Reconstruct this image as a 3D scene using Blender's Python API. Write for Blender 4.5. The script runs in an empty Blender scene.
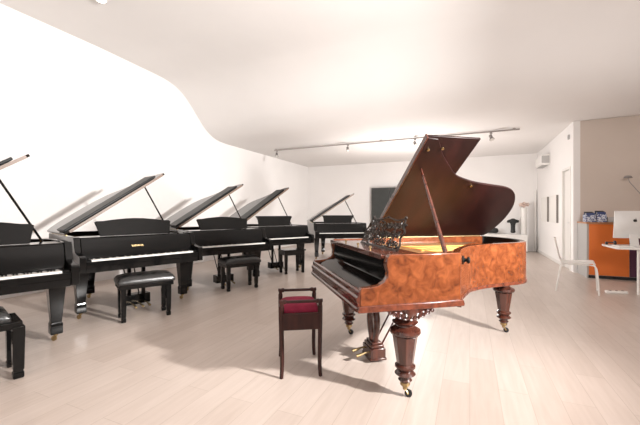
import bpy, bmesh, math, random
from mathutils import Vector, Matrix
random.seed(7)
PI = math.pi
sc = bpy.context.scene

# ------------------------------------------------------------------ camera, light, exposure
YAW = math.radians(23.9)
CA, SA = math.cos(YAW), math.sin(YAW)
FPX, EYE = 338.0, 1.28
def W(X, Z, h=0.0):
    """metres to the right of / ahead of the tripod -> room coordinates"""
    return Vector((X * CA - Z * SA, X * SA + Z * CA, h))

cam = bpy.data.cameras.new('camera')
cam.sensor_width = 36.0
cam.lens = FPX / 640 * 36.0
cam.clip_start = 0.05
camo = bpy.data.objects.new('camera', cam)
camo.location = (0, 0, EYE)
camo.rotation_euler = (PI / 2, 0, YAW)
sc.collection.objects.link(camo)
sc.camera = camo

sc.view_settings.view_transform = 'Standard'
sc.view_settings.look = 'None'
sc.view_settings.gamma = 1.0
sc.view_settings.use_curve_mapping = False
sc.view_settings.exposure = 0.4

world = bpy.data.worlds.new('world')
sc.world = world
world.use_nodes = True
world.node_tree.nodes['Background'].inputs[0].default_value = (1.0, 0.95, 0.9, 1)
world.node_tree.nodes['Background'].inputs[1].default_value = 0.3

def light(name, kind, loc, target, power, color, **kw):
    l = bpy.data.lights.new(name, kind)
    l.energy = power
    l.color = color
    for k, v in kw.items():
        setattr(l, k, v)
    o = bpy.data.objects.new(name, l)
    o.location = loc
    o.rotation_euler = (Vector(target) - Vector(loc)).to_track_quat('-Z', 'Y').to_euler()
    sc.collection.objects.link(o)
    return o

# studio lamp to the right of the camera, aimed at the left wall
light('key_lamp', 'SPOT', W(3.7, 0.6, 2.4), W(-2.4, 5.6, 1.8), 2350, (1.0, 0.965, 0.935),
      spot_size=math.radians(96), spot_blend=1.0, shadow_soft_size=0.10)
# added unseen lamp aimed upward, right of the camera, to brighten the curved ceiling
light('bounce_fill', 'AREA', W(2.2, 0.6, 2.3), W(2.6, 3.6, 4.3), 80, (1.0, 0.955, 0.93),
      shape='DISK', size=0.6)
# added broad soft fill just inside the front wall, behind the camera
light('front_fill', 'AREA', (0.0, -3.7, 2.0), (-0.3, 6, 1.6), 55, (1.0, 0.955, 0.93),
      shape='RECTANGLE', size=9, size_y=3)
# added unseen uplight behind the camera, bounced off the ceiling as fill
light('uplight_fill', 'AREA', (-0.5, -1.6, 2.2), (-0.5, -1.4, 4.3), 130, (1.0, 0.955, 0.93),
      shape='DISK', size=0.8)
light('hidden_back_fill', 'POINT', W(2.35, 9.2, 1.3), (0, 0, 0), 200, (1.0, 0.965, 0.94), shadow_soft_size=0.25)  # added fill hidden behind the antique lid, lifts low ceiling and back wall

# ------------------------------------------------------------------ materials
def mat(name, color, rough=0.5, metal=0.0, coat=0.0, spec=0.5, emit=0.0, coat_rough=0.03):
    m = bpy.data.materials.new(name)
    m.use_nodes = True
    b = m.node_tree.nodes['Principled BSDF']
    b.inputs['Base Color'].default_value = (*color, 1)
    b.inputs['Roughness'].default_value = rough
    b.inputs['Metallic'].default_value = metal
    b.inputs['Coat Weight'].default_value = coat
    b.inputs['Coat Roughness'].default_value = coat_rough
    b.inputs['Specular IOR Level'].default_value = spec
    if emit:
        b.inputs['Emission Color'].default_value = (*color, 1)
        b.inputs['Emission Strength'].default_value = emit
    return m

def noisy(m, stops, scale=(1, 1, 1), nscale=5, detail=4, distort=0.0, bump=0.0, rough_var=None):
    nt = m.node_tree
    b = nt.nodes['Principled BSDF']
    tc = nt.nodes.new('ShaderNodeTexCoord')
    mp = nt.nodes.new('ShaderNodeMapping')
    mp.inputs['Scale'].default_value = scale
    nz = nt.nodes.new('ShaderNodeTexNoise')
    nz.inputs['Scale'].default_value = nscale
    nz.inputs['Detail'].default_value = detail
    nz.inputs['Distortion'].default_value = distort
    cr = nt.nodes.new('ShaderNodeValToRGB')
    els = cr.color_ramp.elements
    els[0].position, els[0].color = stops[0][0], (*stops[0][1], 1)
    els[1].position, els[1].color = stops[-1][0], (*stops[-1][1], 1)
    for p, c in stops[1:-1]:
        e = els.new(p); e.color = (*c, 1)
    nt.links.new(tc.outputs['Object'], mp.inputs['Vector'])
    nt.links.new(mp.outputs['Vector'], nz.inputs['Vector'])
    nt.links.new(nz.outputs['Fac'], cr.inputs['Fac'])
    nt.links.new(cr.outputs['Color'], b.inputs['Base Color'])
    if bump:
        bp = nt.nodes.new('ShaderNodeBump')
        bp.inputs['Strength'].default_value = bump
        bp.inputs['Distance'].default_value = 0.01
        nt.links.new(nz.outputs['Fac'], bp.inputs['Height'])
        nt.links.new(bp.outputs['Normal'], b.inputs['Normal'])
    return m

M = {}
M['plaster'] = noisy(mat('white_plaster', (0.84, 0.81, 0.78), 0.75, spec=0.2),
                     [(0.3, (0.82, 0.80, 0.785)), (0.7, (0.86, 0.84, 0.825))], nscale=0.8, bump=0.04)
M['ceiling'] = noisy(mat('ceiling_plaster', (0.80, 0.75, 0.71), 0.8, spec=0.2),
                     [(0.3, (0.76, 0.74, 0.725)), (0.7, (0.80, 0.78, 0.765))], nscale=0.6)
M['office_wall'] = noisy(mat('office_plaster', (0.62, 0.54, 0.48), 0.8, spec=0.2),
                         [(0.3, (0.60, 0.52, 0.46)), (0.7, (0.64, 0.56, 0.50))], nscale=0.8)
M['black'] = mat('black_polyester', (0.005, 0.005, 0.005), 0.09, spec=0.26)
M['lid_black'] = mat('black_lid_polish', (0.005, 0.005, 0.005), 0.03, spec=1.0)
M['satin_black'] = mat('satin_black', (0.008, 0.009, 0.009), 0.4, spec=0.18)
M['mahogany'] = noisy(mat('dark_mahogany', (0.06, 0.016, 0.008), 0.25, coat=0.5),
                      [(0.3, (0.035, 0.010, 0.006)), (0.6, (0.085, 0.022, 0.012)), (0.8, (0.12, 0.035, 0.018))],
                      scale=(1, 6, 6), nscale=3, detail=6, distort=0.6)
M['lid_wood'] = noisy(mat('lid_mahogany', (0.05, 0.012, 0.008), 0.38, coat=0.0, spec=0.25),
                      [(0.3, (0.010, 0.0035, 0.003)), (0.55, (0.018, 0.0055, 0.005)), (0.8, (0.030, 0.008, 0.007))],
                      scale=(6, 1, 1), nscale=1.2, detail=5, distort=0.5)
M['burl'] = noisy(mat('burl_walnut', (0.4, 0.12, 0.04), 0.22, coat=0.6),
                  [(0.28, (0.070, 0.017, 0.006)), (0.42, (0.12, 0.030, 0.009)), (0.55, (0.16, 0.042, 0.013)),
                   (0.75, (0.23, 0.066, 0.020))],
                  nscale=15, detail=10, distort=0.9)
M['red_wood'] = noisy(mat('red_mahogany', (0.2, 0.05, 0.02), 0.25, coat=0.6),
                      [(0.3, (0.06, 0.016, 0.009)), (0.7, (0.16, 0.042, 0.020))], scale=(8, 1, 8), nscale=3, detail=6)
M['tan_reflection'] = mat('tan_reflection', (0.17, 0.115, 0.085), 0.4)  # key lamp's reflection along the black lids' front edge, painted as tan
M['gold'] = mat('gold_bronze_plate', (0.85, 0.42, 0.10), 0.5, metal=0.2)
M['brass'] = mat('brass', (0.42, 0.31, 0.16), 0.35, metal=1.0)
M['steel'] = mat('steel', (0.6, 0.6, 0.6), 0.3, metal=1.0)
M['string'] = mat('string_steel', (0.6, 0.5, 0.35), 0.35, metal=0.9)
M['ivory'] = mat('white_keys', (0.86, 0.84, 0.80), 0.2)
M['spruce'] = noisy(mat('spruce', (0.62, 0.36, 0.14), 0.4),
                    [(0.3, (0.55, 0.30, 0.11)), (0.7, (0.70, 0.42, 0.18))], scale=(1, 30, 1), nscale=2)
M['leather'] = noisy(mat('black_leather', (0.01, 0.01, 0.01), 0.28, spec=0.6),
                     [(0.3, (0.008, 0.008, 0.008)), (0.7, (0.014, 0.014, 0.014))], nscale=60, bump=0.15)
M['velvet'] = noisy(mat('burgundy_velvet', (0.30, 0.02, 0.05), 0.85, spec=0.2),
                    [(0.3, (0.17, 0.013, 0.032)), (0.7, (0.26, 0.022, 0.052))], nscale=14)
M['stool_wood'] = noisy(mat('stool_wood', (0.045, 0.013, 0.009), 0.4, coat=0.0, spec=0.3),
                        [(0.3, (0.022, 0.007, 0.006)), (0.7, (0.045, 0.013, 0.010))], scale=(8, 8, 1), nscale=3)
M['white_plastic'] = mat('white_plastic', (0.82, 0.80, 0.77), 0.35)
M['white_lacquer'] = mat('white_lacquer', (0.80, 0.78, 0.75), 0.3, coat=0.3)
M['grey_side'] = mat('grey_laminate', (0.42, 0.41, 0.40), 0.5)
M['orange'] = mat('orange_laminate', (0.72, 0.17, 0.025), 0.4)
M['purple'] = mat('purple_laminate', (0.07, 0.015, 0.045), 0.4)
M['counter'] = mat('counter_wood', (0.45, 0.20, 0.09), 0.4)
M['alu'] = mat('aluminium', (0.78, 0.78, 0.77), 0.35, metal=0.35)
M['dark'] = mat('dark_plastic', (0.015, 0.015, 0.017), 0.4)
M['charcoal'] = noisy(mat('charcoal_panel', (0.035, 0.038, 0.036), 0.6),
                      [(0.3, (0.03, 0.033, 0.031)), (0.7, (0.04, 0.043, 0.041))], nscale=5)
M['bronze_black'] = mat('black_patina', (0.008, 0.009, 0.008), 0.45)
M['flower'] = noisy(mat('dried_petals', (0.70, 0.55, 0.48), 0.8),
                    [(0.3, (0.60, 0.42, 0.36)), (0.7, (0.80, 0.68, 0.60))], nscale=12)
M['navy'] = mat('navy_card', (0.03, 0.05, 0.16), 0.5)
M['card'] = noisy(mat('printed_card', (0.6, 0.62, 0.68), 0.5),
                  [(0.46, (0.05, 0.07, 0.20)), (0.50, (0.62, 0.64, 0.70))], nscale=45, detail=2)
M['bulb'] = mat('lamp_glow', (1.0, 0.93, 0.85), 0.5, emit=6.0)
M['grey_metal'] = mat('grey_metal', (0.30, 0.28, 0.27), 0.4, metal=0.5)
M['track'] = mat('track_grey', (0.34, 0.31, 0.29), 0.5)
M['canvas'] = mat('white_canvas', (0.78, 0.76, 0.73), 0.7)
M['edge_shade'] = mat('dark_edge_shade', (0.20, 0.18, 0.165), 0.5)  # shadow line at the near side of the canvases, painted as a strip

def floor_material():
    m = mat('oak_laminate', (0.5, 0.4, 0.32), 0.33, spec=0.45)
    nt = m.node_tree; b = nt.nodes['Principled BSDF']; L = nt.links
    tc = nt.nodes.new('ShaderNodeTexCoord')
    mp = nt.nodes.new('ShaderNodeMapping'); mp.inputs['Rotation'].default_value = (0, 0, PI / 2)
    br = nt.nodes.new('ShaderNodeTexBrick')
    br.inputs['Scale'].default_value = 1.0
    br.inputs['Brick Width'].default_value = 1.38
    br.inputs['Row Height'].default_value = 0.19
    br.inputs['Mortar Size'].default_value = 0.0018
    br.inputs['Mortar Smooth'].default_value = 0.2
    br.inputs['Bias'].default_value = 0.0
    br.offset = 0.37
    br.inputs['Color1'].default_value = (0.50, 0.42, 0.37, 1)
    br.inputs['Color2'].default_value = (0.555, 0.475, 0.425, 1)
    br.inputs['Mortar'].default_value = (0.40, 0.33, 0.28, 1)
    mp2 = nt.nodes.new('ShaderNodeMapping'); mp2.inputs['Scale'].default_value = (14, 1.1, 1)
    nz = nt.nodes.new('ShaderNodeTexNoise'); nz.inputs['Scale'].default_value = 2.0
    nz.inputs['Detail'].default_value = 7; nz.inputs['Distortion'].default_value = 0.5
    cr = nt.nodes.new('ShaderNodeValToRGB')
    cr.color_ramp.elements[0].position = 0.3; cr.color_ramp.elements[0].color = (0.93, 0.915, 0.90, 1)
    cr.color_ramp.elements[1].position = 0.7; cr.color_ramp.elements[1].color = (1.03, 1.03, 1.03, 1)
    mx = nt.nodes.new('ShaderNodeMix'); mx.data_type = 'RGBA'; mx.blend_type = 'MULTIPLY'
    mx.inputs[0].default_value = 1.0
    L.new(tc.outputs['Object'], mp.inputs['Vector']); L.new(mp.outputs[0], br.inputs['Vector'])
    L.new(tc.outputs['Object'], mp2.inputs['Vector']); L.new(mp2.outputs[0], nz.inputs['Vector'])
    L.new(nz.outputs['Fac'], cr.inputs['Fac'])
    L.new(br.outputs['Color'], mx.inputs[6]); L.new(cr.outputs['Color'], mx.inputs[7])
    L.new(mx.outputs[2], b.inputs['Base Color'])
    return m
M['floor'] = floor_material()

# ------------------------------------------------------------------ mesh helpers
class MB:
    def __init__(self):
        self.bm = bmesh.new()
    def box(self, x0, x1, y0, y1, z0, z1, mtx=None):
        vs = [Vector((x, y, z)) for z in (z0, z1) for y in (y0, y1) for x in (x0, x1)]
        if mtx: vs = [mtx @ v for v in vs]
        v = [self.bm.verts.new(p) for p in vs]
        for f in ((0, 2, 3, 1), (4, 5, 7, 6), (0, 1, 5, 4), (2, 6, 7, 3), (0, 4, 6, 2), (1, 3, 7, 5)):
            self.bm.faces.new([v[i] for i in f])
        return self
    def prism(self, poly, lo, hi, f):
        a = [self.bm.verts.new(f(p[0], p[1], lo)) for p in poly]
        b = [self.bm.verts.new(f(p[0], p[1], hi)) for p in poly]
        n = len(poly)
        self.bm.faces.new(a); self.bm.faces.new(b[::-1])
        for i in range(n):
            self.bm.faces.new((a[i], b[i], b[(i + 1) % n], a[(i + 1) % n]))
        return self
    def lathe(self, prof, c=(0, 0, 0), seg=20, rot=0.0, sx=1, sy=1, mtx=None):
        rings = []
        for r, z in prof:
            ring = []
            for k in range(seg):
                an = rot + 2 * PI * k / seg
                p = Vector((c[0] + r * math.cos(an) * sx, c[1] + r * math.sin(an) * sy, c[2] + z))
                if mtx: p = mtx @ p
                ring.append(self.bm.verts.new(p))
            rings.append(ring)
        for a, b in zip(rings, rings[1:]):
            for k in range(seg):
                self.bm.faces.new((a[k], a[(k + 1) % seg], b[(k + 1) % seg], b[k]))
        self.bm.faces.new(rings[0][::-1]); self.bm.faces.new(rings[-1])
        return self
    def tube(self, pts, r, seg=8, closed=False):
        pts = [Vector(p) for p in pts]
        n = len(pts); rings = []
        rr = r if isinstance(r, (list, tuple)) else [r] * n
        up = None
        for i, p in enumerate(pts):
            a = pts[i - 1] if (i > 0 or closed) else pts[0]
            b = pts[(i + 1) % n] if (i < n - 1 or closed) else pts[-1]
            t = (b - a).normalized()
            if up is None:
                up = Vector((0, 0, 1)) if abs(t.z) < 0.9 else Vector((1, 0, 0))
            x = t.cross(up)
            if x.length < 1e-5: x = t.orthogonal()
            x.normalize(); y = t.cross(x).normalized(); up = -y
            rings.append([self.bm.verts.new(p + rr[i] * (math.cos(2 * PI * k / seg) * x + math.sin(2 * PI * k / seg) * y))
                          for k in range(seg)])
        prs = list(zip(rings, rings[1:])) + ([(rings[-1], rings[0])] if closed else [])
        for a, b in prs:
            for k in range(seg):
                self.bm.faces.new((a[k], a[(k + 1) % seg], b[(k + 1) % seg], b[k]))
        if not closed:
            self.bm.faces.new(rings[0][::-1]); self.bm.faces.new(rings[-1])
        return self
    def ball(self, c, r, sx=1, sy=1, sz=1, seg=12):
        prof = []
        for i in range(1, seg // 2 + 0):
            an = -PI / 2 + PI * i / (seg // 2)
            prof.append((r * math.cos(an), r * sz * math.sin(an)))
        prof = [(r * 0.05, -r * sz)] + prof + [(r * 0.05, r * sz)]
        return self.lathe(prof, c, seg, sx=sx, sy=sy)
    def build(self, name, m, parent=None, bevel=0.0, seg=2, angle=35, subsurf=0, faces=None):
        bmesh.ops.recalc_face_normals(self.bm, faces=self.bm.faces)
        me = bpy.data.meshes.new(name)
        if faces:
            mats, fn = faces
            for f in self.bm.faces: f.material_index = fn(f)
        self.bm.to_mesh(me); self.bm.free()
        me.materials.append(m)
        if faces:
            for mm in mats: me.materials.append(mm)
        me.polygons.foreach_set('use_smooth', [True] * len(me.polygons))
        if not subsurf:
            me.set_sharp_from_angle(angle=math.radians(angle))
        o = bpy.data.objects.new(name, me)
        sc.collection.objects.link(o)
        if parent: o.parent = parent
        if bevel:
            b = o.modifiers.new('bevel', 'BEVEL'); b.width = bevel; b.segments = seg
            b.limit_method = 'ANGLE'; b.angle_limit = math.radians(40); b.harden_normals = False
        if subsurf:
            s = o.modifiers.new('sub', 'SUBSURF'); s.levels = subsurf; s.render_levels = subsurf
        return o

def thing(name, label, cat, loc=(0, 0, 0), rz=0.0, group=None):
    o = bpy.data.objects.new(name, None)
    o.empty_display_size = 0.1
    o.location = loc; o.rotation_euler = (0, 0, rz)
    sc.collection.objects.link(o)
    return tag(o, label, cat, group)
def tag(o, label, cat, group=None):
    o['label'] = label; o['category'] = cat
    if group: o['group'] = group
    return o
def structure(o):
    o['kind'] = 'structure'; return o
def place(o, loc, rz=0.0):
    o.location = loc; o.rotation_euler = (0, 0, rz); return o

def catmull(pts, n=6):
    out = []
    P = [pts[0]] + list(pts) + [pts[-1]]
    for i in range(1, len(P) - 2):
        p0, p1, p2, p3 = P[i - 1:i + 3]
        for k in range(n):
            t = k / n
            out.append(tuple(0.5 * ((2 * b) + (-a + c) * t + (2 * a - 5 * b + 4 * c - d) * t * t + (-a + 3 * b - 3 * c + d) * t ** 3)
                             for a, b, c, d in zip(p0, p1, p2, p3)))
    out.append(tuple(pts[-1]))
    return out
def inset(pts, d):
    """offset an open polyline (treble side -> tail -> bass side) towards the inside"""
    out = []
    for i, p in enumerate(pts):
        a = pts[max(i - 1, 0)]; b = pts[min(i + 1, len(pts) - 1)]
        tx, ty = b[0] - a[0], b[1] - a[1]
        l = math.hypot(tx, ty) or 1
        out.append((p[0] + ty / l * d, p[1] - tx / l * d))
    return out
XZ = lambda a, b, c: Vector((a, c, b))       # profile (s,h) extruded across
XY = lambda a, b, c: Vector((a, -b, c))      # plan (s,t) extruded upward; t to the treble = -y

# ------------------------------------------------------------------ room shell
LX, RX, FY, BY = -6.32, 6.2, -4.0, 13.0
CX, OY, LOW = 2.02, 8.78, 3.22
prof = [(FY, 4.36), (4.1, 4.36), (4.9, 4.335), (5.5, 4.31), (5.8, 4.26), (6.05, 4.16), (6.3, 3.98), (6.55, 3.74), (6.8, 3.50),
        (7.05, 3.34), (7.35, 3.25), (7.75, LOW), (BY + .2, LOW)]
cp = [(FY - .2, 4.36), (4.1, 4.36)] + catmull(prof[1:-1], 6)[1:] + [prof[-1]]
poly = cp + [(BY + .2, 4.7), (FY - .2, 4.7)]
mb = MB().prism(poly, LX - .2, RX + .2, lambda a, b, c: Vector((c, a, b)))
structure(mb.build('ceiling', M['ceiling'], angle=25))
structure(MB().box(LX - .2, RX + .2, FY - .2, BY + .2, -0.1, 0).build('floor', M['floor']))
structure(MB().box(LX - .2, LX, FY - .2, BY + .2, 0, 4.7).build('wall_left', M['plaster']))
structure(MB().box(LX, CX + .12, BY, BY + .2, 0, LOW + .1).build('wall_back', M['plaster']))
mb = MB()
DY0, DY1, DH = 8.98, 9.72, 2.30
mb.box(CX, CX + .12, OY, DY0, 0, LOW + .05); mb.box(CX, CX + .12, DY1, BY, 0, LOW + .05)
mb.box(CX, CX + .12, DY0, DY1, DH, LOW + .05)
structure(mb.build('wall_corridor', M['plaster']))
structure(MB().box(CX + .12, RX, OY, OY + .12, 0, LOW + .05).build('wall_office', M['office_wall']))
structure(MB().box(RX, RX + .2, FY - .2, OY + .12, 0, 4.7).build('wall_right', M['office_wall']))
structure(MB().box(LX, RX, FY - .2, FY, 0, 4.7).build('wall_front', M['office_wall']))
# door in the corridor wall
d = structure(MB().box(CX + .03, CX + .07, DY0 + .06, DY1 - .06, 0.005, DH - .06).build('door_1', M['white_lacquer'], bevel=.003))
f = MB().box(CX - .015, CX + .11, DY0, DY0 + .055, 0, DH).box(CX - .015, CX + .11, DY1 - .055, DY1, 0, DH).box(CX - .015, CX + .11, DY0 + .055, DY1 - .055, DH - .055, DH)
f.build('door_frame', M['white_lacquer'], d, bevel=.003)
MB().tube([(CX + .03, DY0 + .14, 1.05), (CX - .01, DY0 + .14, 1.05), (CX - .01, DY0 + .25, 1.05)], .009).build('door_handle', M['steel'], d)
structure(MB().box(CX - .015, CX, DY1, BY, 0, .08).build('baseboard_corridor', M['white_lacquer'], bevel=.003))
structure(MB().box(CX - .09, CX - .03, BY - .06, BY, 0, 2.0).build('trim_1', M['white_lacquer'], bevel=.01))

# ------------------------------------------------------------------ piano parts
def rim_mesh(outer, th, z0, z1, zb=None):
    """outer: polyline (s,t) from treble to bass, walls th thick"""
    mb = MB(); inner = inset(outer, th)
    V = []
    for (o, i) in zip(outer, inner):
        V.append([mb.bm.verts.new(XY(o[0], o[1], z0)), mb.bm.verts.new(XY(o[0], o[1], z1)),
                  mb.bm.verts.new(XY(i[0], i[1], z1)), mb.bm.verts.new(XY(i[0], i[1], z0))])
    for a, b in zip(V, V[1:]):
        for k in range(4):
            mb.bm.faces.new((a[k], a[(k + 1) % 4], b[(k + 1) % 4], b[k]))
    mb.bm.faces.new(V[0]); mb.bm.faces.new(V[-1][::-1])
    return mb

def square_leg(x, y, top, w0, w1, name, m, parent):
    prof = [(w1 * .92, .075), (w1, .085), (w1, .18), (w1 * .9, .19), (w1 * .86, .20), (w0 * .92, top - .10), (w0, top - .09), (w0, top)]
    q = math.sqrt(2) / 2
    l = MB().lathe([(r * q * 1.0, z) for r, z in prof], (x, y, 0), 4, PI / 4).build(name, m, parent, bevel=.004)
    return l
def caster(x, y, m_wheel, parent, h=.08, rz=0.6, r=.026):
    mb = MB()
    dx, dy = math.cos(rz) * .018, math.sin(rz) * .018
    mb.lathe([(.017, h - .028), (.022, h - .016), (.022, h)], (x, y, 0), 12)
    ax = Vector((-math.sin(rz), math.cos(rz), 0))
    c = Vector((x + dx, y + dy, r))
    mt = Matrix.Translation(c) @ ax.to_track_quat('Z', 'Y').to_matrix().to_4x4()
    mb.lathe([(r * .7, -.011), (r, -.008), (r, .008), (r * .7, .011)], (0, 0, 0), 18, mtx=mt)
    for sg in (-1, 1):
        mb.tube([Vector((x, y, h - .02)) + ax * sg * .014, c + ax * sg * .015], .005, 6)
    return mb.build('caster', m_wheel, parent)

def pedal_lyre(parent, x, m, antique=False):
    ly = MB()
    top = .62
    if antique:
        for sg in (-1, 1):
            pts = catmull([(x, sg * .035, .15), (x, sg * .062, .24), (x, sg * .078, .34), (x, sg * .052, .44), (x, sg * .045, .52), (x, sg * .06, top)], 6)
            ly.tube(pts, [.022 + .008 * math.sin(i / len(pts) * PI) for i in range(len(pts))], 10)
        ly.box(x - .04, x + .05, -.07, .07, .145, .165)
        ly.box(x - .055, x + .055, -.09, .09, .60, .63)
    else:
        for sg in (-1, 1):
            ly.box(x - .022, x + .022, sg * .09 - .02, sg * .09 + .02, .18, top)
        ly.box(x - .04, x + .04, -.13, .13, .56, top)
    o = ly.build('pedal_lyre', m, parent, bevel=.005)
    b = MB()
    if antique: b.box(x - .065, x + .075, -.095, .095, .035, .118).box(x - .072, x + .082, -.102, .102, .02, .04).box(x - .055, x + .065, -.082, .082, .118, .145)
    else: b.box(x - .06, x + .09, -.16, .16, .06, .19)
    b.build('pedal_box', m, o, bevel=.006)
    for k in ((-.5, .5) if antique else (-1, 0, 1)):
        y = k * (.11 if antique else .085)
        q = .75 if antique else 1.0
        p = MB().tube([(x - .05, y, .085), (x - .13 * q, y, .082), (x - .19 * q, y, .068), (x - .235 * q, y, .062)], [.008, .009, .013, .015], 8)
        p.build('pedal', M['brass'], o)
    MB().tube([(x + .05, 0.06, .14), (x + .34, 0.07, .635)], .008, 8).tube([(x + .05, -0.06, .14), (x + .34, -0.07, .635)], .008, 8)\
        .build('lyre_brace', M['satin_black'] if not antique else m, o)
    return o

def keyboard(parent, s0, t1, z=.73):
    """white and black keys; fronts at s0, span -t1..t1"""
    n = 52; w = 2 * t1 / n
    mb = MB(); kb = MB()
    for i in range(n):
        t = -t1 + i * w
        mb.box(s0, s0 + .15, -(t + w - .0006), -(t + .0006), z - .022, z)
    for i in range(n - 1):
        if (i % 7) in (0, 2, 3, 5, 6):
            t = -t1 + (i + 1) * w
            kb.box(s0 + .052, s0 + .15, -(t + .006), -(t - .006), z, z + .012)
    mb.build('white_keys', M['ivory'], parent); kb.build('black_keys', M['black'], parent, bevel=.001, seg=1)

def lid_xform(Wd, th, z):
    c, s = math.cos(th), math.sin(th)
    def f(a, d, n):
        t = -Wd + d * c - n * s
        return Vector((a, -t, z + d * s + n * c))
    return f

def strings_mesh(x0, ybass, ytreb, pts_end, z, n=44):
    mb = MB()
    for i in range(n):
        k = i / (n - 1)
        y0 = -(ybass + (ytreb - ybass) * k)
        x1 = pts_end(k)
        y1 = y0 + (0.10 * (1 - k))*-1
        mb.tube([(x0, y0, z), (x1, y1, z)], .0012, 3)
    return mb

def black_grand(label, loc, rz, k=1.0, angle=35, desk='arched', emblem=None, name='grand_piano', wid=.735, flap_in=.12):
    root = thing(name, label, 'piano', loc, rz, 'black grand pianos along the white wall')
    m = M['black']; Wd = wid
    raw = [(-.05, Wd), (.30 * k, Wd), (.44 * k, .715), (.60 * k, .62), (.78 * k, .475), (.96 * k, .345), (1.12 * k, .265), (1.25 * k, .17),
           (1.34 * k, .02), (1.38 * k, -.22), (1.37 * k, -.48), (1.31 * k, -.64), (1.20 * k, -.725), (1.08 * k, -Wd), (.5, -Wd), (-.05, -Wd)]
    out = [raw[0]] + catmull(raw[1:14], 6) + [(.5, -Wd), raw[-1]]
    c = rim_mesh(out, .055, .66, .99)
    ck = [(-.40, .60), (.02, .60), (.02, .99), (-.13, .99), (-.155, .95), (-.17, .88), (-.20, .825), (-.26, .80), (-.37, .79), (-.40, .775)]
    for sg in (-1, 1):
        a, b = sorted((sg * (Wd + .002), sg * (Wd - .062)))
        c.prism(ck, a, b, XZ)
    c.box(-.06, -.02, -Wd + .05, Wd - .05, .66, .96)
    inn = inset(out, .05)
    c.prism(inn, .70, .74, XY)
    case = c.build('case', m, root, bevel=.005)
    MB().box(-.385, .10, -Wd + .064, Wd - .064, .595, .665).build('keybed', m, root, bevel=.004)
    MB().box(-.395, -.365, -Wd + .064, Wd - .064, .665, .722).build('key_slip', m, root, bevel=.004)
    keyboard(root, -.355, .612, .738)
    for sg in (-1, 1):
        MB().box(-.365, -.20, sg * .645 - .029, sg * .645 + .029, .665, .745).build('key_block', m, root, bevel=.004)
    fb = MB().prism([(-.205, .742), (-.17, .742), (-.115, .97), (-.14, .97), (-.16, .93)], -Wd + .066, Wd - .066, XZ).build('fallboard', m, root, bevel=.005)
    if emblem:
        cu = bpy.data.curves.new('nameplate', 'FONT'); cu.body = emblem; cu.size = .036; cu.extrude = .0006
        cu.align_x = 'CENTER'
        t_ = bpy.data.objects.new('nameplate', cu); sc.collection.objects.link(t_)
        me = bpy.data.meshes.new_from_object(t_); bpy.data.objects.remove(t_)
        me.materials.clear(); me.materials.append(M['brass'])
        no = bpy.data.objects.new('nameplate', me); sc.collection.objects.link(no)
        no.parent = fb
        ang = math.atan2(.188, .045)
        no.matrix_local = Matrix.Translation((-.190, .06, .845)) @ Matrix.Rotation(-PI / 2, 4, 'Z') @ Matrix.Rotation(ang, 4, 'X')
    # inside: soundboard, plate, strings
    i2 = inset(out, .058)
    MB().prism([p for p in i2 if p[0] > .0], .80, .815, XY).build('soundboard', M['spruce'], root)
    i3 = inset(out, .10)
    pl = [p for p in i3 if p[0] > .30 * k]
    MB().prism([(.02, Wd - .06)] + pl + [(.02, -Wd + .06)], .845, .86, XY).build('iron_plate', M['gold'], root, bevel=.003)
    strings_mesh(.16, -.62, .60, lambda q: (1.22 - .78 * q ** .8) * k, .88).build('strings', M['string'], root)
    # music desk
    MB().box(-.12, .17, -Wd + .066, Wd - .066, .965, .982).build('desk_shelf', m, root, bevel=.003)
    if desk == 'arched':
        dp = [(-.50, 0), (-.53, .12), (-.55, .185), (-.52, .20), (-.44, .202), (-.30, .22), (-.12, .235), (.0, .238), (.12, .235), (.30, .22), (.44, .202), (.52, .20), (.55, .185), (.53, .12), (.50, 0)]
    else:
        dp = [(-.50, 0), (-.50, .15), (-.54, .235), (-.30, .235), (.0, .235), (.30, .235), (.50, .235), (.50, .20), (.42, .10), (.40, 0)]
    ln = .38
    MB().prism(dp, 0, .018, lambda a, b, cc: Vector((-.02 + b * math.sin(ln) + cc, -a * .87, .984 + b * math.cos(ln)))).build('music_desk', m, root, bevel=.004)
    # lid
    s0 = .235
    F = lid_xform(Wd, math.radians(angle), .998)
    ol = inset(out, -.012)
    lo = [(p[0], max(p[1] + Wd, 0.0)) for p in ol if p[0] > s0 + .02]
    lp = [(s0, 2 * Wd + .012)] + lo + [(s0, 0.0)]
    lid = MB().prism(lp, 0, .028, F).build('lid', M['lid_black'], root, bevel=.006, seg=3)
    MB().prism([(s0 + .005, .02), (s0 + .005, 2 * Wd - flap_in), (s0 + .36, 2 * Wd - flap_in), (s0 + .36, .02)], .034, .064, F).build('front_flap', M['satin_black'], lid, bevel=.006)
    e_ = MB().prism([(s0 - .008, .06), (s0 - .008, 2 * Wd - .02), (s0 - .001, 2 * Wd - .02), (s0 - .001, .06)], -.004, .028, F).build('lid_edge', M['tan_reflection'], lid)
    e_['label'] = 'tan strip painted as the lamp reflection on the front edge of the lid'
    a = Vector((.30, -(Wd - .09), .86)); b = F(.34, 1.17, 0.0)
    MB().tube([a, b], .011, 8).build('lid_prop', m, root)
    MB().tube([Vector((.22, Wd - .01, .998)), Vector((1.0 * k, Wd - .01, .998))], .007, 8).build('hinge', M['brass'], root)
    # legs
    for (x, y) in ((0, .635), (0, -.635), (1.08 * k, .26)):
        lg = square_leg(x, y, .67, .155, .10, 'leg', m, root)
        caster(x, y, M['brass'], lg)
    pedal_lyre(root, .02, m)
    return root

def ang(v):
    w = W(v[0], v[1]); return math.atan2(w.y, w.x)
def norm(v):
    l = math.hypot(*v); return (v[0] / l, v[1] / l)
def from_u(u):
    u = norm(u); return ang((-u[1], u[0]))

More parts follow.
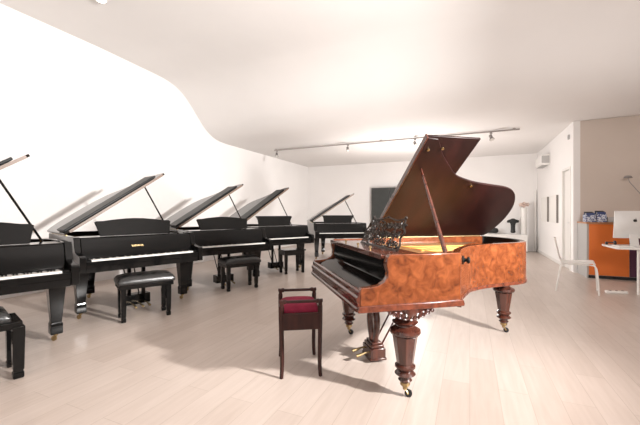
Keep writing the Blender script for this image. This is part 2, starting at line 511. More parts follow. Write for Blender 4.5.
black_grand('black grand piano at the far left, its left end cut off by the photo edge', W(-3.05, 2.89), from_u((.65, .76)), k=1.0, angle=35)
black_grand('black grand piano second from left, arched music desk and tufted leather bench in front', W(-2.46, 4.54), from_u((.66, .75)), emblem='YAMAHA', angle=35)
black_grand('black grand piano in the middle of the row, third from left', W(-1.68, 5.94), from_u((.75, .66)), angle=33)
black_grand('black grand piano fourth from left, with flat-topped bench and straight music desk', W(-.96, 7.45), from_u((.80, .60)), angle=35, desk='flat')
black_grand('farthest black grand piano standing alone by the back wall', W(.53, 9.35), from_u((.985, .17)), angle=33, desk='flat')

# ------------------------------------------------------------------ antique burl grand
def antique_grand():
    Wd = .70
    vw = W(.9726, .2324)
    root = thing('antique_grand_piano', 'antique burl-wood grand piano with turned legs and carved fretwork music desk', 'piano',
                 W(.449, 2.96), math.atan2(vw.y, vw.x))
    key = [(.38, .70), (.44, .625), (.507, .537), (.65, .40), (.785, .29), (1.0, .215), (1.2, .18), (1.42, .145), (1.55, .08), (1.645, -.03), (1.715, -.17),
           (1.755, -.36), (1.75, -.54), (1.72, -.66), (1.67, -.70)]
    curve = catmull(key, 5)
    out = curve + [(1.0, -Wd), (.30, -Wd)]
    c = rim_mesh(out, .05, .625, 1.0)
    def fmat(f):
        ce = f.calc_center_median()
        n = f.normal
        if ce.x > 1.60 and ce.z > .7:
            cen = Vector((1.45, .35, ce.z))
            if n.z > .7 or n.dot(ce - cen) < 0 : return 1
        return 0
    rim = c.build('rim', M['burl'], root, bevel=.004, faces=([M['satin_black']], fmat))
    ck = [(-.36, .64), (.385, .64), (.385, 1.0), (-.15, 1.0), (-.172, .975), (-.178, .93), (-.165, .885), (-.168, .85), (-.19, .82), (-.235, .795), (-.30, .787), (-.352, .785), (-.362, .77)]
    for sg in (1, -1):
        a, b = sorted((-sg * (Wd + .004), -sg * (Wd - .05)))
        MB().prism(ck, a, b, XZ).build('cheek', M['burl'], root, bevel=.006)
    # base mouldings
    for sg in (1, -1):
        mo = MB()
        a, b = sorted((-sg * (Wd + .022), -sg * (Wd - .04)))
        mo.prism([(-.38, .628), (.40, .628), (.405, .645), (.395, .672), (-.372, .672), (-.385, .645)], a, b, XZ)
        mo.build('base_moulding', M['red_wood'], root, bevel=.005)
    rim_mesh([(p[0], p[1]) for p in inset(out[1:], -.008)], .03, .612, .642).build('rim_moulding', M['red_wood'], root, bevel=.004)
    # key slip with stepped rails
    MB().prism([(-.355, .628), (-.388, .632), (-.390, .652), (-.378, .662), (-.378, .690), (-.386, .698), (-.386, .722), (-.372, .735), (-.372, .762), (-.36, .772), (-.335, .765), (-.335, .628)],
               -Wd + .0, Wd - .0, XZ).build('key_slip', M['mahogany'], root, bevel=.003)
    # closed glossy fallboard over the keys
    MB().prism([(-.333, .66), (-.333, .752), (-.30, .768), (-.19, .80), (-.165, .815), (-.150, .93), (-.146, .962), (-.03, .962), (-.03, .66)],
               -Wd + .052, Wd - .052, XZ).build('fallboard', M['black'], root, bevel=.006)
    sh = MB().box(-.185, .13, -Wd + .052, Wd - .052, .966, .990).build('desk_shelf', M['red_wood'], root, bevel=.005)
    MB().box(-.195, -.183, -Wd + .052, Wd - .052, .960, .996).build('shelf_edge', M['mahogany'], sh, bevel=.003)
    for t in (-.32, .02, .30):
        MB().lathe([(.006, 0), (.006, .012), (.012, .016), (.012, .024), (.004, .03)], (-.13, -t, .990), 12).build('knob', M['brass'], sh)
    MB().box(-.33, .36, -Wd + .06, Wd - .06, .655, .69).prism([p for p in inset(out, .045)], .65, .68, XY).build('bottom_board', M['mahogany'], root)
    # interior
    i2 = inset(out, .052)
    MB().prism([(.15, Wd - .06)] + [p for p in i2 if p[0] > .15] + [(.15, -Wd + .06)], .86, .875, XY).build('soundboard', M['satin_black'], root)
    i3 = inset(out, .075)
    MB().prism([(.15, Wd - .07), (.37, Wd - .08)] + [p for p in i3 if .37 < p[0] < 1.60] + [(.15, -Wd + .07)], .905, .925, XY).build('iron_plate', M['gold'], root, bevel=.004)
    st = MB()
    for x0, y0, x1, y1 in ((.42, .25, .50, -.34), (.42, .25, 1.35, .18), (.42, .10, 1.2, 0), (.42, -.10, 1.0, -.12), (.42, -.28, .7, -.33)):
        dx, dy = x1 - x0, y1 - y0; l = math.hypot(dx, dy); nx, ny = -dy / l * .014, dx / l * .014
        st.prism([(x0 + nx, -(y0 + ny)), (x1 + nx, -(y1 + ny)), (x1 - nx, -(y1 - ny)), (x0 - nx, -(y0 - ny))], .925, .95, XY)
    st.build('plate_struts', M['gold'], root, bevel=.004)
    strings_mesh(.22, -.60, .55, lambda q: 1.45 - .95 * q ** .7, .945, 50).build('strings', M['string'], root)
    pn = MB()
    for r in range(3):
        for i in range(30):
            t = -.60 + i * .04 + r * .012
            pn.lathe([(.0035, 0), (.0035, .03)], (.17 + r * .03, -t, .925), 6)
    pn.build('tuning_pins', M['steel'], root)
    # fretwork music desk
    ln = .42
    def D(a, b, n=0):
        return Vector((.02 + b * math.sin(ln) + n, -a, .992 + b * math.cos(ln)))
    dk = MB()
    a0, a1, bt, sk = -.30, .46, .255, .045
    fr = [(a0, .0), (a0 + .01, .07), (a0 - .02, .11), (a0 + .02, .16), (a0 + .05, .22), (a0 + .06, bt), (a0 + .20, bt - .012), (a0 + .38, bt + .01), (a0 + .56, bt - .012), (a1 - .07, bt),
          (a1 - .05, .20), (a1 - .0, .15), (a1 - .03, .10), (a1 + .0, .05), (a1, .0)]
    dk.tube([D(*p) for p in catmull(fr, 4)], .0075, 6)
    dk.tube([D(a0, .0), D(a1, .0)], .011, 6)
    for q in (a0 + .06, a0 + .38, a1 - .07):
        dk.ball(D(q, bt + .014), .013)
    rnd = random.Random(3)
    def spiral(ca, cb, r, ph, sg, turns=1.35):
        pts = []
        for i in range(15):
            k = i / 14
            rr = r * (1 - .82 * k)
            an = ph + sg * k * turns * 2 * PI
            pts.append(D(ca + rr * math.cos(an), cb + rr * math.sin(an)))
        dk.tube(pts, [.0062 - .002 * i / 14 for i in range(15)], 5)
        dk.ball(pts[-1], .0085, seg=8)
    for j, cb in enumerate((.045, .12, .195)):
        for i in range(12):
            ca = a0 + .045 + i * .072 + (j % 2) * .03
            if ca > a1 - .04: continue
            spiral(ca, cb, .036, rnd.uniform(0, 6.28), 1 if (i + j) % 2 else -1)
            an = rnd.uniform(0, PI)
            for q in (an, an + PI):
                dk.tube([D(ca + .036 * math.cos(q), cb + .036 * math.sin(q)), D(ca + .052 * math.cos(q + .5), cb + .050 * math.sin(q + .5)),
                         D(ca + .070 * math.cos(q + .3), min(max(cb + .055 * math.sin(q + .3), .01), bt - .01))], [.006, .009, .003], 5)
    dk.build('music_desk', M['mahogany_black'], root)
    # lid
    th = math.radians(37.0); s0 = .298
    F = lid_xform(Wd, th, 1.004)
    lo = [(p[0], max(p[1] + Wd, 0)) for p in inset(curve, -.012)]
    lp = [(s0, 2 * Wd + .012)] + [(max(a, s0 + .01), b) for a, b in lo] + [(s0, 0)]
    lid = MB().prism(lp, 0, .022, F).build('lid', M['lid_wood'], root, bevel=.005)
    fl = MB().prism([(s0 + .004, .02), (s0 + .004, 2 * Wd + .014), (s0 + .485, 2 * Wd + .014), (s0 + .485, .02)], .026, .046, F)
    fl.build('front_flap', M['lid_wood'], lid, bevel=.005)
    tm = MB().prism([(s0 - .012, .02), (s0 - .012, 2 * Wd + .02), (s0 + .0, 2 * Wd + .02), (s0 + .0, .02)], .0, .046, F)
    tm.build('lid_edge', M['mahogany'], lid, bevel=.003)
    for (a, d_) in ((s0 + .17, 1.32), (1.0, .88), (s0 + .05, 1.30)):
        p = F(a, d_, 0); q = F(a, d_, -.012)
        MB().tube([p, q], .012, 10).build('lid_button', M['brass'], lid)
    a = Vector((.325, -.655, .90)); b = F(.387, 1.08, -.004)
    mid = [a.lerp(b, k / 6) for k in range(7)]
    MB().tube(mid, [.014, .018, .016, .015, .014, .012, .009], 10).build('lid_prop', M['mahogany'], root)
    MB().tube([Vector((.30, Wd - .008, 1.003)), Vector((1.66, Wd - .008, 1.003))], .006, 8).build('hinge', M['brass'], root)
    # round knob on the bentside
    kx, ky = .50, -.56
    nrm = Vector((.76, -.65, 0)).normalized()
    mt = Matrix.Translation((kx, ky, .925)) @ nrm.to_track_quat('Z', 'Y').to_matrix().to_4x4()
    MB().lathe([(.034, 0), (.034, .008), (.022, .012), (.013, .02), (.013, .03), (.024, .036), (.026, .046), (.016, .054)], (0, 0, 0), 18, mtx=mt).build('latch_knob', M['satin_black'], root)
    # legs
    prof = [(.030, .098), (.036, .105), (.048, .118), (.038, .130), (.040, .142), (.062, .152), (.072, .162), (.060, .176), (.050, .184), (.060, .196), (.071, .208), (.070, .220), (.054, .232)]
    shaft = [(.056, .228), (.059, .24), (.086, .415), (.088, .43)]
    cap = [(.070, .425), (.080, .432), (.100, .440), (.108, .455), (.104, .472), (.080, .486), (.062, .494), (.060, .505), (.082, .514), (.090, .524), (.070, .536), (.064, .545), (.075, .556), (.095, .575), (.105, .60), (.105, .63)]
    for (x, t, carved) in ((0, .62, True), (0, -.62, True), (1.63, -.29, False)):
        y = -t
        lg = MB().lathe(prof + [(.050, .236), (.076, .42)] + (cap if carved else cap[:-5] + [(.07, .56), (.07, .65)]), (x, y, 0), 24).build('leg', M['leg_wood'], root)
        MB().lathe(shaft, (x, y, 0), 8, PI / 8).build('faceted_shaft', M['leg_wood'], lg, bevel=.003)
        if carved:
            ap = MB()
            ap.prism([(x - .17, .632), (x - .165, .615), (x - .13, .60), (x - .09, .575), (x - .05, .558), (x + .05, .558), (x + .09, .575), (x + .13, .60), (x + .165, .615), (x + .17, .632)],
                     y - .085, y + .085, XZ)
            for sg in (-1, 1):
                yy = y + sg * .088
                for i, (dx, z, r) in enumerate(((-.155, .615, .014), (-.12, .603, .018), (-.082, .592, .021), (-.042, .58, .022), (0, .576, .026), (.042, .58, .022), (.082, .592, .021), (.12, .603, .018), (.155, .615, .014))):
                    ap.tube([(x + dx + r * .8 * math.cos(q), yy + sg * .004, z + r * .8 * math.sin(q)) for q in [2 * PI * w_ / 12 for w_ in range(12)]], r * .32, 6, True)
                    ap.ball((x + dx, yy + sg * .002, z), r * .4, seg=8)
            for sg in (-1, 1):
                for i in range(5):
                    ap.ball((x + sg * .10, y - .064 + i * .032, .60), .017, seg=8)
            ap.build('carved_capital', M['leg_wood'], lg, bevel=.003)
        cs = MB()
        cs.lathe([(.034, .085), (.030, .078), (.018, .07), (.016, .05)], (x, y, 0), 14)
        q = Vector((x + .016, y - .012, 0)).xy - Vector((x, y)).xy
        ax = Vector((.6, .8, 0)); cc = Vector((x + .018, y - .014, .026))
        for sg in (-1, 1):
            cs.tube([Vector((x, y, .06)), Vector((x + .008, y - .006, .048)) + ax * sg * .016, cc + ax * sg * .016], .006, 6)
        co = cs.lathe([(.033, .082), (.035, .10), (.028, .104)], (x, y, 0), 14).build('caster', M['brass'], lg)
        mt = Matrix.Translation(cc) @ ax.to_track_quat('Z', 'Y').to_matrix().to_4x4()
        MB().lathe([(.018, -.011), (.026, -.008), (.026, .008), (.018, .011)], (0, 0, 0), 18, mtx=mt).build('wheel', M['dark'], co)
    pedal_lyre(root, .02, M['leg_wood'], True)
    return root

M['mahogany_black'] = mat('ebonised_fretwork', (0.012, 0.008, 0.006), 0.42, spec=0.35)
M['leg_wood'] = noisy(mat('leg_wood', (0.10, 0.026, 0.014), 0.25, coat=0.5),
                      [(0.3, (0.035, 0.011, 0.008)), (0.7, (0.085, 0.024, 0.014))], scale=(8, 8, 1), nscale=2.5)
antique_grand()

# ------------------------------------------------------------------ stools and benches
def duet_stool():
    a = norm((.31, .043)); rz = ang(a)
    bl = (-.31, 2.606)
    # local x along the short side, y along the long side away from the camera
    root = thing('piano_stool', 'dark wooden piano stool with burgundy velvet seat and low end rails', 'stool', W(bl[0] + .155 - .02, bl[1] + .02 + .20), rz)
    hx, hy = .15, .20
    m = M['stool_wood']
    for sx in (-1, 1):
        for sy in (-1, 1):
            pts = catmull([(sx * (hx + .002), sy * (hy + .004), .0), (sx * (hx - .004), sy * (hy), .12), (sx * hx, sy * hy, .38), (sx * hx, sy * hy, .555)], 5)
            mb = MB()
            for i in range(len(pts) - 1):
                pass
            mb.tube([Vector(p) for p in pts], [.015 + .005 * i / (len(pts) - 1) for i in range(len(pts))], 4)
            mb.box(sx * hx - .015, sx * hx + .015, sy * hy - .015, sy * hy + .015, .555, .60)
            mb.build('leg', m, root, bevel=.002)
    MB().box(-hx, hx, -hy - .012, -hy + .006, .37, .50).box(-hx, hx, hy - .006, hy + .012, .37, .50)\
        .box(-hx - .012, -hx + .006, -hy, hy, .37, .50).box(hx - .006, hx + .012, -hy, hy, .37, .50).build('music_box', m, root, bevel=.003)
    for sy in (-1, 1):
        y = sy * hy
        mb = MB().tube([(-hx - .02, y, .592), (-.10, y, .588), (0, y, .588), (.10, y, .588), (hx + .02, y, .592)], [.014, .012, .012, .012, .014], 10)
        for q in (-.13, .13): mb.lathe([(.010, -.018), (.018, -.01), (.018, .01), (.010, .018)], (0, 0, 0), 12, mtx=Matrix.Translation((q, y, .589)) @ Matrix.Rotation(PI / 2, 4, 'Y'))
        mb.build('rail', m, root)
    cushion(root, hx - .004, hy - .02, .49, .545, M['velvet'], 'seat', tuft=False)
    return root

def cushion(parent, hx, hy, z0, z1, m, name, tuft=True, nx=4, ny=2):
    mb = MB(); N, K = 28, 18
    bm = mb.bm
    def top(u, v):
        edge = (1 - abs(u) ** 6) * (1 - abs(v) ** 6)
        z = z0 + (z1 - z0) * (.45 + .55 * max(edge, 0) ** .5)
        if tuft:
            cu = math.cos(u * PI * nx / 2); cv = math.cos(v * PI * ny / 2)
            z -= .010 * (1 - abs(cu) ** .5 * .5 - abs(cv) ** .5 * .5) ** 1.0
            z -= .012 * math.exp(-((1 - abs(math.sin(u * PI * nx / 2))) ** 2) * 30) * math.exp(-((1 - abs(math.sin(v * PI * ny / 2))) ** 2) * 30)
        else:
            z += .012 * (1 - u * u) * (1 - v * v)
        return z
    g = [[bm.verts.new((hx * (-1 + 2 * i / N), hy * (-1 + 2 * j / K), top(-1 + 2 * i / N, -1 + 2 * j / K))) for j in range(K + 1)] for i in range(N + 1)]
    b = [[bm.verts.new((hx * (-1 + 2 * i / N), hy * (-1 + 2 * j / K), z0)) for j in range(K + 1)] for i in range(N + 1)]
    for i in range(N):
        for j in range(K):
            bm.faces.new((g[i][j], g[i + 1][j], g[i + 1][j + 1], g[i][j + 1]))
            bm.faces.new((b[i][j], b[i][j + 1], b[i + 1][j + 1], b[i + 1][j]))
    for i in range(N):
        bm.faces.new((g[i][0], b[i][0], b[i + 1][0], g[i + 1][0])); bm.faces.new((g[i][K], g[i + 1][K], b[i + 1][K], b[i][K]))
    for j in range(K):
        bm.faces.new((g[0][j], g[0][j + 1], b[0][j + 1], b[0][j])); bm.faces.new((g[N][j], b[N][j], b[N][j + 1], g[N][j + 1]))
    return mb.build(name, m, parent, bevel=.012, seg=3, angle=60)

def bench(label, loc, u, tufted=True, w=.62, dpt=.38, frame_out=0.0, grp='black benches in front of the black pianos'):
    rz = ang(norm(u))
    root = thing('piano_bench', label, 'bench', loc, rz, grp)
    hx, hy = w / 2, dpt / 2; m = M['black']
    if tufted:
        cushion(root, hx - frame_out, hy - frame_out * .3, .435, .54, M['leather'], 'cushion')
        MB().box(-hx + .015, hx - .015, -hy + .015, hy - .015, .385, .437).build('frame', m, root, bevel=.004)
    else:
        MB().box(-hx, hx, -hy, hy, .47, .50).box(-hx + .02, hx - .02, -hy + .02, hy - .02, .385, .472).build('frame', m, root, bevel=.004)
    for sx in (-1, 1):
        for sy in (-1, 1):
            ins = .04 if frame_out else (.065 if tufted else .05)
            x, y = sx * (hx - ins), sy * (hy - ins)
            fw = 1.65 if frame_out else 1.25
            q = .7071
            MB().lathe([(a_ * q * fw, b_) for a_, b_ in ((.034, .0), (.040, .01), (.040, .045), (.032, .055), (.040, .07), (.046, .34), (.046, .40))], (x, y, 0), 4, PI / 4)\
                .build('leg', m, root, bevel=.003)
    return root

duet_stool()
bench('black leather bench at the bottom left corner of the photo, mostly cut off', W(-2.645, 2.50), (.65, .76), w=.66, frame_out=.08)
bench('tufted black leather bench in front of the second black piano', W(-2.165, 4.175), (.79, .61))
bench('tufted black leather bench in front of the middle black piano', W(-1.36, 5.72), (.80, .60))
bench('plain flat black wooden bench in front of the fourth black piano', W(-.60, 7.21), (.84, .54), False, .50, .34)

# ------------------------------------------------------------------ track lights
ty = 8.9
tag(MB().box(-5.47, 1.04, ty - .018, ty + .018, LOW - .055, LOW - .02).box(-5.44, -5.38, ty - .01, ty + .01, LOW - .025, LOW)
    .box(-2.2, -2.14, ty - .01, ty + .01, LOW - .025, LOW).box(.90, .96, ty - .01, ty + .01, LOW - .025, LOW)
    .build('track_rail', M['track'], bevel=.003), 'long thin grey lighting track under the low ceiling', 'light track')
def spotlight(x, label, z, y=ty):
    o = thing('spotlight', label, 'spotlight', (x, y, z), 0, 'spotlights on the ceiling track')
    MB().lathe([(.03, -.03), (.03, 0)], (0, 0, 0), 14).tube([(0, 0, -.02), (0, 0, -.07)], .01, 8).build('mount', M['grey_metal'], o)
    mt = Matrix.Translation((0, -.02, -.12)) @ Vector((.25, -.5, -.8)).to_track_quat('Z', 'Y').to_matrix().to_4x4()
    s = MB().lathe([(.02, -.075), (.035, -.06), (.038, .02), (.055, .07), (.05, .072)], (0, 0, 0), 16, mtx=mt).build('lamp_head', M['grey_metal'], o)
    MB().lathe([(.045, .0725), (.045, .076)], (0, 0, 0), 16, mtx=mt).build('lens', M['bulb_off'], s)
    return o
M['bulb_off'] = mat('lamp_glass', (0.7, 0.68, 0.65), 0.2)
for px, lb in ((277, 'small spotlight at the left end of the ceiling track'), (348, 'ceiling track spotlight, second from left'),
               (415, 'ceiling track spotlight just left of the raised antique lid'), (491, 'ceiling track spotlight near the right end of the track')):
    k = (px - 320) / FPX
    Z = ty / (k * SA + CA)
    spotlight((k * CA - SA) * Z, lb, LOW - .055)
o = thing('ceiling_lamp', 'glowing round lamp on the high ceiling at the upper left edge of the photo', 'lamp', W(-3.13, 4.83, 4.36))
MB().lathe([(.07, -.05), (.08, -.04), (.08, 0)], (0, 0, 0), 20).build('housing', M['white_plastic'], o)
MB().lathe([(.055, -.054), (.06, -.05)], (0, 0, 0), 20).build('bulb', M['bulb'], o)

# ------------------------------------------------------------------ back of the room
def at_y(px, y):
    k = (px - 320) / FPX
    Z = y / (k * SA + CA)
    return (k * CA - SA) * Z
x0 = at_y(371.5, 12.75)
p = thing('folding_screen', 'tall charcoal panel standing at the back wall behind the antique lid', 'screen', (x0 + .7, 12.75, 0))
for k in range(2):
    MB().box(-.70 + k * .705, -.005 + k * .705, -.02, .02, .04, 2.22).build('panel', M['charcoal'], p, bevel=.004)
for k in (-.62, .62):
    MB().box(k - .04, k + .04, -.15, .15, 0, .04).build('foot', M['charcoal'], p, bevel=.004)
sb = thing('plinth', 'low white plinth by the back wall carrying the black sculptures', 'plinth', (1.06, 12.7, 0))
MB().box(-.62, .62, -.25, .25, .04, .568).build('body', M['white_lacquer'], sb, bevel=.004)
MB().box(-.58, .58, -.22, .22, 0, .04).build('base', M['grey_side'], sb)
# torso sculpture
def skin_obj(name, verts, edges, radii, m, root=0):
    me = bpy.data.meshes.new(name); me.from_pydata(verts, edges, []); me.update()
    o = bpy.data.objects.new(name, me); sc.collection.objects.link(o)
    sk = o.modifiers.new('skin', 'SKIN')
    lay = me.skin_vertices[0].data if me.skin_vertices else None
    if lay is None:
        bm = bmesh.new(); bm.from_mesh(me); bm.verts.layers.skin.verify(); bm.to_mesh(me); bm.free(); lay = me.skin_vertices[0].data
    for i, r in enumerate(radii):
        lay[i].radius = r if isinstance(r, tuple) else (r, r)
        lay[i].use_root = (i == root)
    s = o.modifiers.new('sub', 'SUBSURF'); s.levels = 2; s.render_levels = 2
    me.materials.append(m)
    sk.use_smooth_shade = True
    return o
z = .568
t = skin_obj('torso_sculpture', [(0, 0, .03), (0, 0, .12), (0, 0, .22), (.0, 0, .34), (0, 0, .43), (0, .0, .52), (-.13, 0, .43), (.13, 0, .43), (-.175, 0, .385), (.175, 0, .40)],
             [(0, 1), (1, 2), (2, 3), (3, 4), (4, 5), (4, 6), (4, 7), (6, 8), (7, 9)],
             [(.09, .08), (.075, .07), (.07, .06), (.09, .07), (.09, .07), (.045, .045), (.05, .05), (.05, .05), (.04, .04), (.045, .04)], M['bronze_black'], 2)
place(t, (at_y(513, 12.7), 12.7, z)); tag(t, 'black armless torso sculpture standing on the white plinth', 'sculpture')
t = skin_obj('reclining_sculpture', [(-.20, 0, .05), (-.08, 0, .08), (.04, 0, .08), (.13, 0, .10), (.17, 0, .20), (-.30, 0, .04), (.22, 0, .06)],
             [(0, 1), (1, 2), (2, 3), (3, 4), (0, 5), (3, 6)], [.045, .055, .06, .06, .05, .025, .05], M['bronze_black'], 2)
place(t, (at_y(491, 12.7), 12.7, z)); tag(t, 'low black reclining sculpture left of the black torso', 'sculpture')
v = thing('flower_vase', 'tall white column vase with pale dried flowers on the plinth', 'vase', (1.60, 12.68, z))
MB().lathe([(.075, 0), (.085, .02), (.08, .45), (.09, .86), (.075, .87), (.06, .8)], (0, 0, 0), 20).build('vessel', M['white_lacquer'], v)
fl = MB(); rr = random.Random(5)
for i in range(46):
    an = rr.uniform(0, 2 * PI); q = rr.uniform(0, .14); hh = .97 + rr.uniform(-.07, .07) * (1 - q * 3)
    fl.ball((q * math.cos(an), q * math.sin(an) * .7, hh), rr.uniform(.022, .04), seg=8, sz=.7)
fl.tube([(0, 0, .75), (0, 0, .95)], .03, 8)
fl.build('flower_head', M['flower'], v)

# air conditioner, sensor and pictures on the corridor wall
ac = thing('air_conditioner', 'white wall-mounted air conditioner high on the corridor wall', 'air conditioner', (CX, 11.50, 2.60))
MB().prism([(0, 0), (0, .29), (-.19, .29), (-.215, .26), (-.21, .06), (-.15, 0)], -.45, .45, lambda a, b, c: Vector((a, c, b))).build('body', M['white_plastic'], ac, bevel=.012)
MB().box(-.19, -.03, -.40, .40, -.006, .001).build('air_outlet', M['grey_side'], ac)
MB().box(-.20, -.02, -.4565, -.4505, .05, .25).build('side_grille', M['grey_side'], ac, bevel=.002)
tag(MB().box(CX - .03, CX, 9.05, 9.12, 2.90, 3.0).box(CX - .035, CX - .03, 9.06, 9.11, 2.93, 2.97).build('wall_sensor', M['grey_side'], bevel=.006), 'small grey sensor near the top of the corridor wall corner', 'sensor')
def at_x(px, x):
    k = (px - 320) / FPX
    Z = x / (k * CA - SA)
    return (k * SA + CA) * Z
for (pa, pb, lb) in ((551.5, 558.5, 'narrow white picture with its shaded edge painted dark, the one nearer the door'), (543, 549, 'narrow white picture with its shaded edge painted dark, the one farther from the door')):
    ya, yb = at_x(pb, CX), at_x(pa, CX)
    pc = thing('picture', lb, 'picture', (CX, (ya + yb) / 2, 1.37), 0, 'pictures on the corridor wall')
    w2 = (yb - ya) / 2
    MB().box(-.035, -.001, -w2 + .022, w2 - .03, -.33, .33).build('canvas', M['canvas'], pc)
    MB().box(-.045, 0, -w2, -w2 + .022, -.35, .35).build('edge', M['edge_shade'], pc)
    MB().box(-.045, 0, w2 - .03, w2, -.35, .35).box(-.045, 0, -w2 + .022, w2 - .03, .33, .35).box(-.045, 0, -w2 + .022, w2 - .03, -.35, -.33).build('frame', M['canvas'], pc)

# ------------------------------------------------------------------ office corner
cy = 8.14
cab = thing('cabinet', 'office cabinet with orange and dark purple doors against the right wall', 'cabinet', (2.09, cy, 0))
MB().box(0, .03, .02, .62, 0, 1.06).box(.03, 1.9, .02, .62, .06, 1.06).build('body', M['grey_side'], cab, bevel=.002)
MB().box(.04, 1.86, .05, .6, 0, .06).build('plinth', M['dark'], cab)
for k, mm in enumerate(('orange', 'purple', 'orange')):
    dd = MB().box(.035 + k * .62, .645 + k * .62, 0, .02, .07, 1.055).build('door', M[mm], cab, bevel=.002)
    dd['label'] = mm + ' door'
    MB().box(.56 + k * .62, .61 + k * .62, -.018, 0, .93, .945).build('handle', M['steel'], dd, bevel=.002)
MB().box(-.01, 1.92, -.01, .63, 1.06, 1.09).build('countertop', M['counter'], cab, bevel=.003)
ct = 1.09
def xc(px, y): return at_y(px, y)
for (pa, pb, h, lb) in ((585.5, 595.5, .15, 'white and blue printed card box on the orange cabinet, left one'), (596.5, 606.5, .17, 'white and blue printed card box on the orange cabinet, right one')):
    xa, xb = xc(pa, 8.25), xc(pb, 8.25); w2 = (xb - xa) / 2
    bx = thing('card_box', lb, 'box', ((xa + xb) / 2, 8.33, ct), 0, 'card boxes on the cabinet')
    MB().box(-w2, w2, -.10, -.094, 0, h * .9).box(-w2, w2, .094, .10, 0, h).box(-w2, -w2 + .005, -.094, .094, 0, h * .95).box(w2 - .005, w2, -.094, .094, 0, h * .95)\
        .box(-w2, w2, -.10, .10, 0, .004).build('shell', M['card'], bx)
    n = 5
    for i in range(n):
        y = 8.33 - .078 + i * .036
        hh = h + [.030, .022, .045, .036, .055][i]
        b_ = MB().box(-w2 + .012, w2 - .012 - .012 * (i % 2), -.010, .010, 0, hh - .005).build('booklet', M[('navy', 'white_plastic', 'dark', 'navy', 'dark')[i]], None, bevel=.001)
        place(b_, ((xa + xb) / 2, y, ct + .005))
        tag(b_, ('navy', 'white', 'black', 'navy', 'black')[i] + ' booklet ' + ('at the front', 'second from the front', 'in the middle', 'second from the back', 'at the back')[i] + ' of the ' + ('left' if pa < 590 else 'right') + ' card box',
            'booklet', 'booklets in the card boxes')
xa = xc(610, 8.3)
b_ = tag(MB().box(-.05, .05, -.06, .06, 0, .10).box(-.035, .035, -.065, -.06, .03, .07).build('small_box', M['grey_side'], bevel=.004), 'small grey box between the card boxes and the computer', 'box')
place(b_, (xa, 8.3, ct + .002))

# white table
tb = thing('office_table', 'white office table at the right edge holding the computer', 'table', (2.8, 7.10, 0))
MB().prism([(-.66, -.35), (-.69, -.30), (-.70, 0), (-.69, .30), (-.66, .35), (.9, .35), (.9, -.35)], .70, .73, lambda a, b, c: Vector((a, b, c))).build('tabletop', M['white_lacquer'], tb, bevel=.004)
for x, y in ((-.40, -.28), (.10, .28), (.8, -.28), (.8, .28)):
    MB().tube([(x, y, 0), (x, y, .70)], .018, 12).build('leg', M['white_lacquer'], tb)
MB().box(-.40, .8, -.29, -.27, .64, .70).box(.10, .8, .27, .29, .64, .70).build('apron', M['white_lacquer'], tb)

# all-in-one computer seen from behind
xm = at_y(634, 7.2) - .045
mon = thing('desktop_computer', 'silver all-in-one computer seen from behind on the white table', 'computer', (xm, 7.15, .73), math.radians(8))
tilt = Matrix.Rotation(math.radians(6), 4, 'X')
sw, s1, s2 = .262, .13, .58
mb = MB()
N = 14
bm = mb.bm
grid = {}
for i in range(N + 1):
    for j in range(N + 1):
        u, v_ = -1 + 2 * i / N, -1 + 2 * j / N
        bulge = .045 * (1 - u * u) * (1 - v_ * v_) + .006
        grid[i, j] = bm.verts.new(tilt @ Vector((u * sw, -bulge, (s1 + s2) / 2 + v_ * (s2 - s1) / 2)))
for i in range(N):
    for j in range(N):
        bm.faces.new((grid[i, j], grid[i + 1, j], grid[i + 1, j + 1], grid[i, j + 1]))
mb.box(-sw, sw, -.006, .008, s1, s2, tilt)
mb.build('housing', M['alu'], mon)
MB().box(-sw + .01, sw - .01, .008, .010, s1 + .06, s2 - .01, tilt).build('screen', M['dark'], mon)
# bitten-fruit emblem
em = []
for i in range(28):
    q = 2 * PI * i / 28
    r = .026 * (1 + .08 * math.cos(2 * q) - .12 * max(0, math.sin(q)) ** 8 - .06 * max(0, -math.sin(q)) ** 10)
    x, y = r * math.cos(q), r * math.sin(q)
    dx, dy = x - .031, y - .004
    if math.hypot(dx, dy) < .013:
        l = math.hypot(dx, dy); x, y = .031 + dx / l * .013, .004 + dy / l * .013
        x = min(x, .031)
    em.append((-x * -1, y))
zc = s1 + (s2 - s1) * .66
e = MB().prism(em, -.0500, -.047, lambda a, b, c: tilt @ Vector((a, c, zc + b)))
e.prism([(.002, .030), (.004, .038), (.011, .043), (.010, .035)], -.0500, -.047, lambda a, b, c: tilt @ Vector((a, c, zc + b)))
e.build('emblem', M['dark'], mon)
st = MB()
st.prism([(-.085, -.14), (-.075, -.142), (-.045, .0), (-.02, .20), (-.03, .20), (-.055, 0)], -.06, .06, lambda a, b, c: Vector((c * (1.0 - .0), a, b + .142)))
st.box(-.09, .09, -.09, .10, 0.0, .006)
st.build('stand', M['alu'], mon, bevel=.003)

hp = thing('headphones', 'black headphones lying on the left end of the white table', 'headphones', (at_y(611, 7.32), 7.32, .73))
hpz = 0
for sx, r in ((-.06, .026), (.055, .036)):
    mt = Matrix.Translation((sx, 0, r)) @ Matrix.Rotation(PI / 2 - .2, 4, 'Y')
    MB().lathe([(r * .7, -.018), (r, -.012), (r, .010), (r * .6, .016)], (0, 0, 0), 18, mtx=mt).build('ear_cup', M['dark'], hp)
MB().tube([(-.06 + .115 * k / 10, .03 + .09 * math.sin(k / 10 * PI), .03) for k in range(11)], .008, 8).build('headband', M['dark'], hp)
pp = tag(MB().box(-.09, .09, -.13, .13, 0, .006).box(-.085, .093, -.133, .125, .006, .011).build('paper_stack', M['white_plastic']), 'thin stack of white paper on the left end of the white table', 'paper')
place(pp, (2.26, 7.0, .7305), .1)
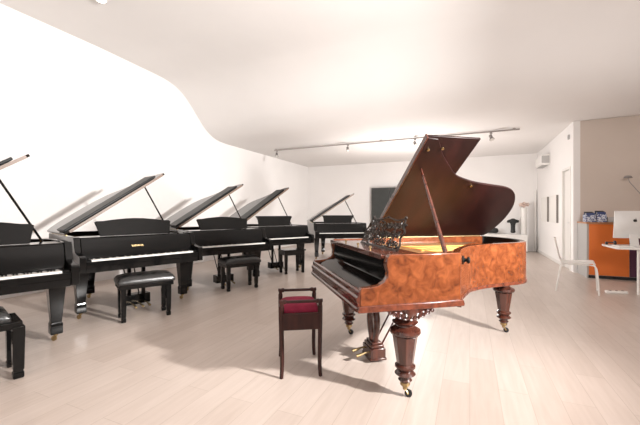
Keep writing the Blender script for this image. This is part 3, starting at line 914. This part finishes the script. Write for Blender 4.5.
# cable hanging from the table
c0 = Vector((2.50, 6.72, .70))
cb = MB().tube(catmull([(2.50, 6.95, .742), (2.49, 6.80, .745), (2.48, 6.735, .742), (2.482, 6.725, .70), (2.50, 6.70, .45), (2.56, 6.68, .22), (2.66, 6.66, .06), (2.58, 6.60, .008), (2.45, 6.52, .008), (2.36, 6.58, .02)], 6), .006, 8)
tag(cb.build('power_cable', M['white_plastic']), 'white cable drooping from the table to the floor', 'cable')
kx = W(4.70, 5.36)
ps = thing('power_strip', 'white power strip on the floor beneath the white table', 'power strip', (kx.x, kx.y, 0), .25)
MB().box(-.15, .15, -.03, .03, .0, .04).build('body', M['white_plastic'], ps, bevel=.008)
for k in (-.09, 0, .09):
    MB().lathe([(.018, .0402), (.018, .043)], (k, 0, 0), 14).build('socket', M['dark'], ps)

# twin-arm lamp standing on the cabinet
lx = at_y(638, 8.45) + .09
lp = thing('desk_lamp', 'slim twin-arm lamp rising behind the computer on the cabinet', 'lamp', (lx, 8.45, ct))
MB().lathe([(.09, 0), (.09, .012), (.02, .02), (.012, .03)], (0, 0, 0), 20).build('base', M['grey_metal'], lp)
MB().tube([(0, 0, .02), (0, 0, .40)], .009, 8).build('pole', M['grey_metal'], lp)
for dx, hz in ((-.24, .88), (.03, .98)):
    MB().tube([(0, 0, .39), (-.02, 0, .50), (dx * .92, 0, hz - .09), (dx, 0, hz)], .007, 8).build('arm', M['grey_metal'], lp)
    MB().lathe([(.03, .03), (.045, .02), (.06, -.015), (.055, -.02)], (dx, 0, hz), 16, sx=1.2).build('lamp_shade', M['grey_metal'], lp)

# white chair seen from the side
def white_chair():
    fwd = norm((.81, -.59))
    root = thing('side_chair', 'slim white chair seen from the side in front of the orange cabinet', 'chair', W(4.20, 5.535), ang(fwd))
    m = M['white_plastic']; hw = .21
    th = .012
    path = catmull([(.235, .470), (.20, .485), (.05, .472), (-.10, .462), (-.19, .475), (-.235, .53), (-.262, .65), (-.285, .76), (-.30, .86)], 5)
    sh = MB(); bm = sh.bm
    K = 10; rows = []
    for off in (0, -th):
        g = []
        for i, (x, z) in enumerate(path):
            k = i / (len(path) - 1)
            row = []
            for j in range(K + 1):
                v_ = -1 + 2 * j / K
                hwk = hw * (1 - .10 * max(0, k - .5) * 2)
                dish = .015 * v_ * v_
                row.append(bm.verts.new((x + (dish if k > .55 else 0) + (off if k > .5 else 0) * -1 * -1, v_ * hwk, z + (dish * .6 if k < .5 else 0) + (off if k <= .5 else 0))))
            g.append(row)
        rows.append(g)
    n = len(path)
    for g in rows:
        for i in range(n - 1):
            for j in range(K):
                bm.faces.new((g[i][j], g[i + 1][j], g[i + 1][j + 1], g[i][j + 1]))
    a, b = rows
    for i in range(n - 1):
        bm.faces.new((a[i][0], b[i][0], b[i + 1][0], a[i + 1][0])); bm.faces.new((a[i][K], a[i + 1][K], b[i + 1][K], b[i][K]))
    for j in range(K):
        bm.faces.new((a[0][j], a[0][j + 1], b[0][j + 1], b[0][j])); bm.faces.new((a[-1][j], b[-1][j], b[-1][j + 1], a[-1][j + 1]))
    sh.build('seat_shell', m, root, angle=60)
    for sy in (-1, 1):
        MB().tube(catmull([(.0, sy * .18, .452), (.18, sy * .19, .455), (.235, sy * .195, .425), (.258, sy * .20, .30), (.275, sy * .205, 0)], 5), .011, 10).build('leg', m, root)
        MB().tube(catmull([(.0, sy * .18, .452), (-.16, sy * .19, .45), (-.20, sy * .195, .42), (-.235, sy * .20, .25), (-.27, sy * .205, 0)], 5), .011, 10).build('leg', m, root)
white_chair()
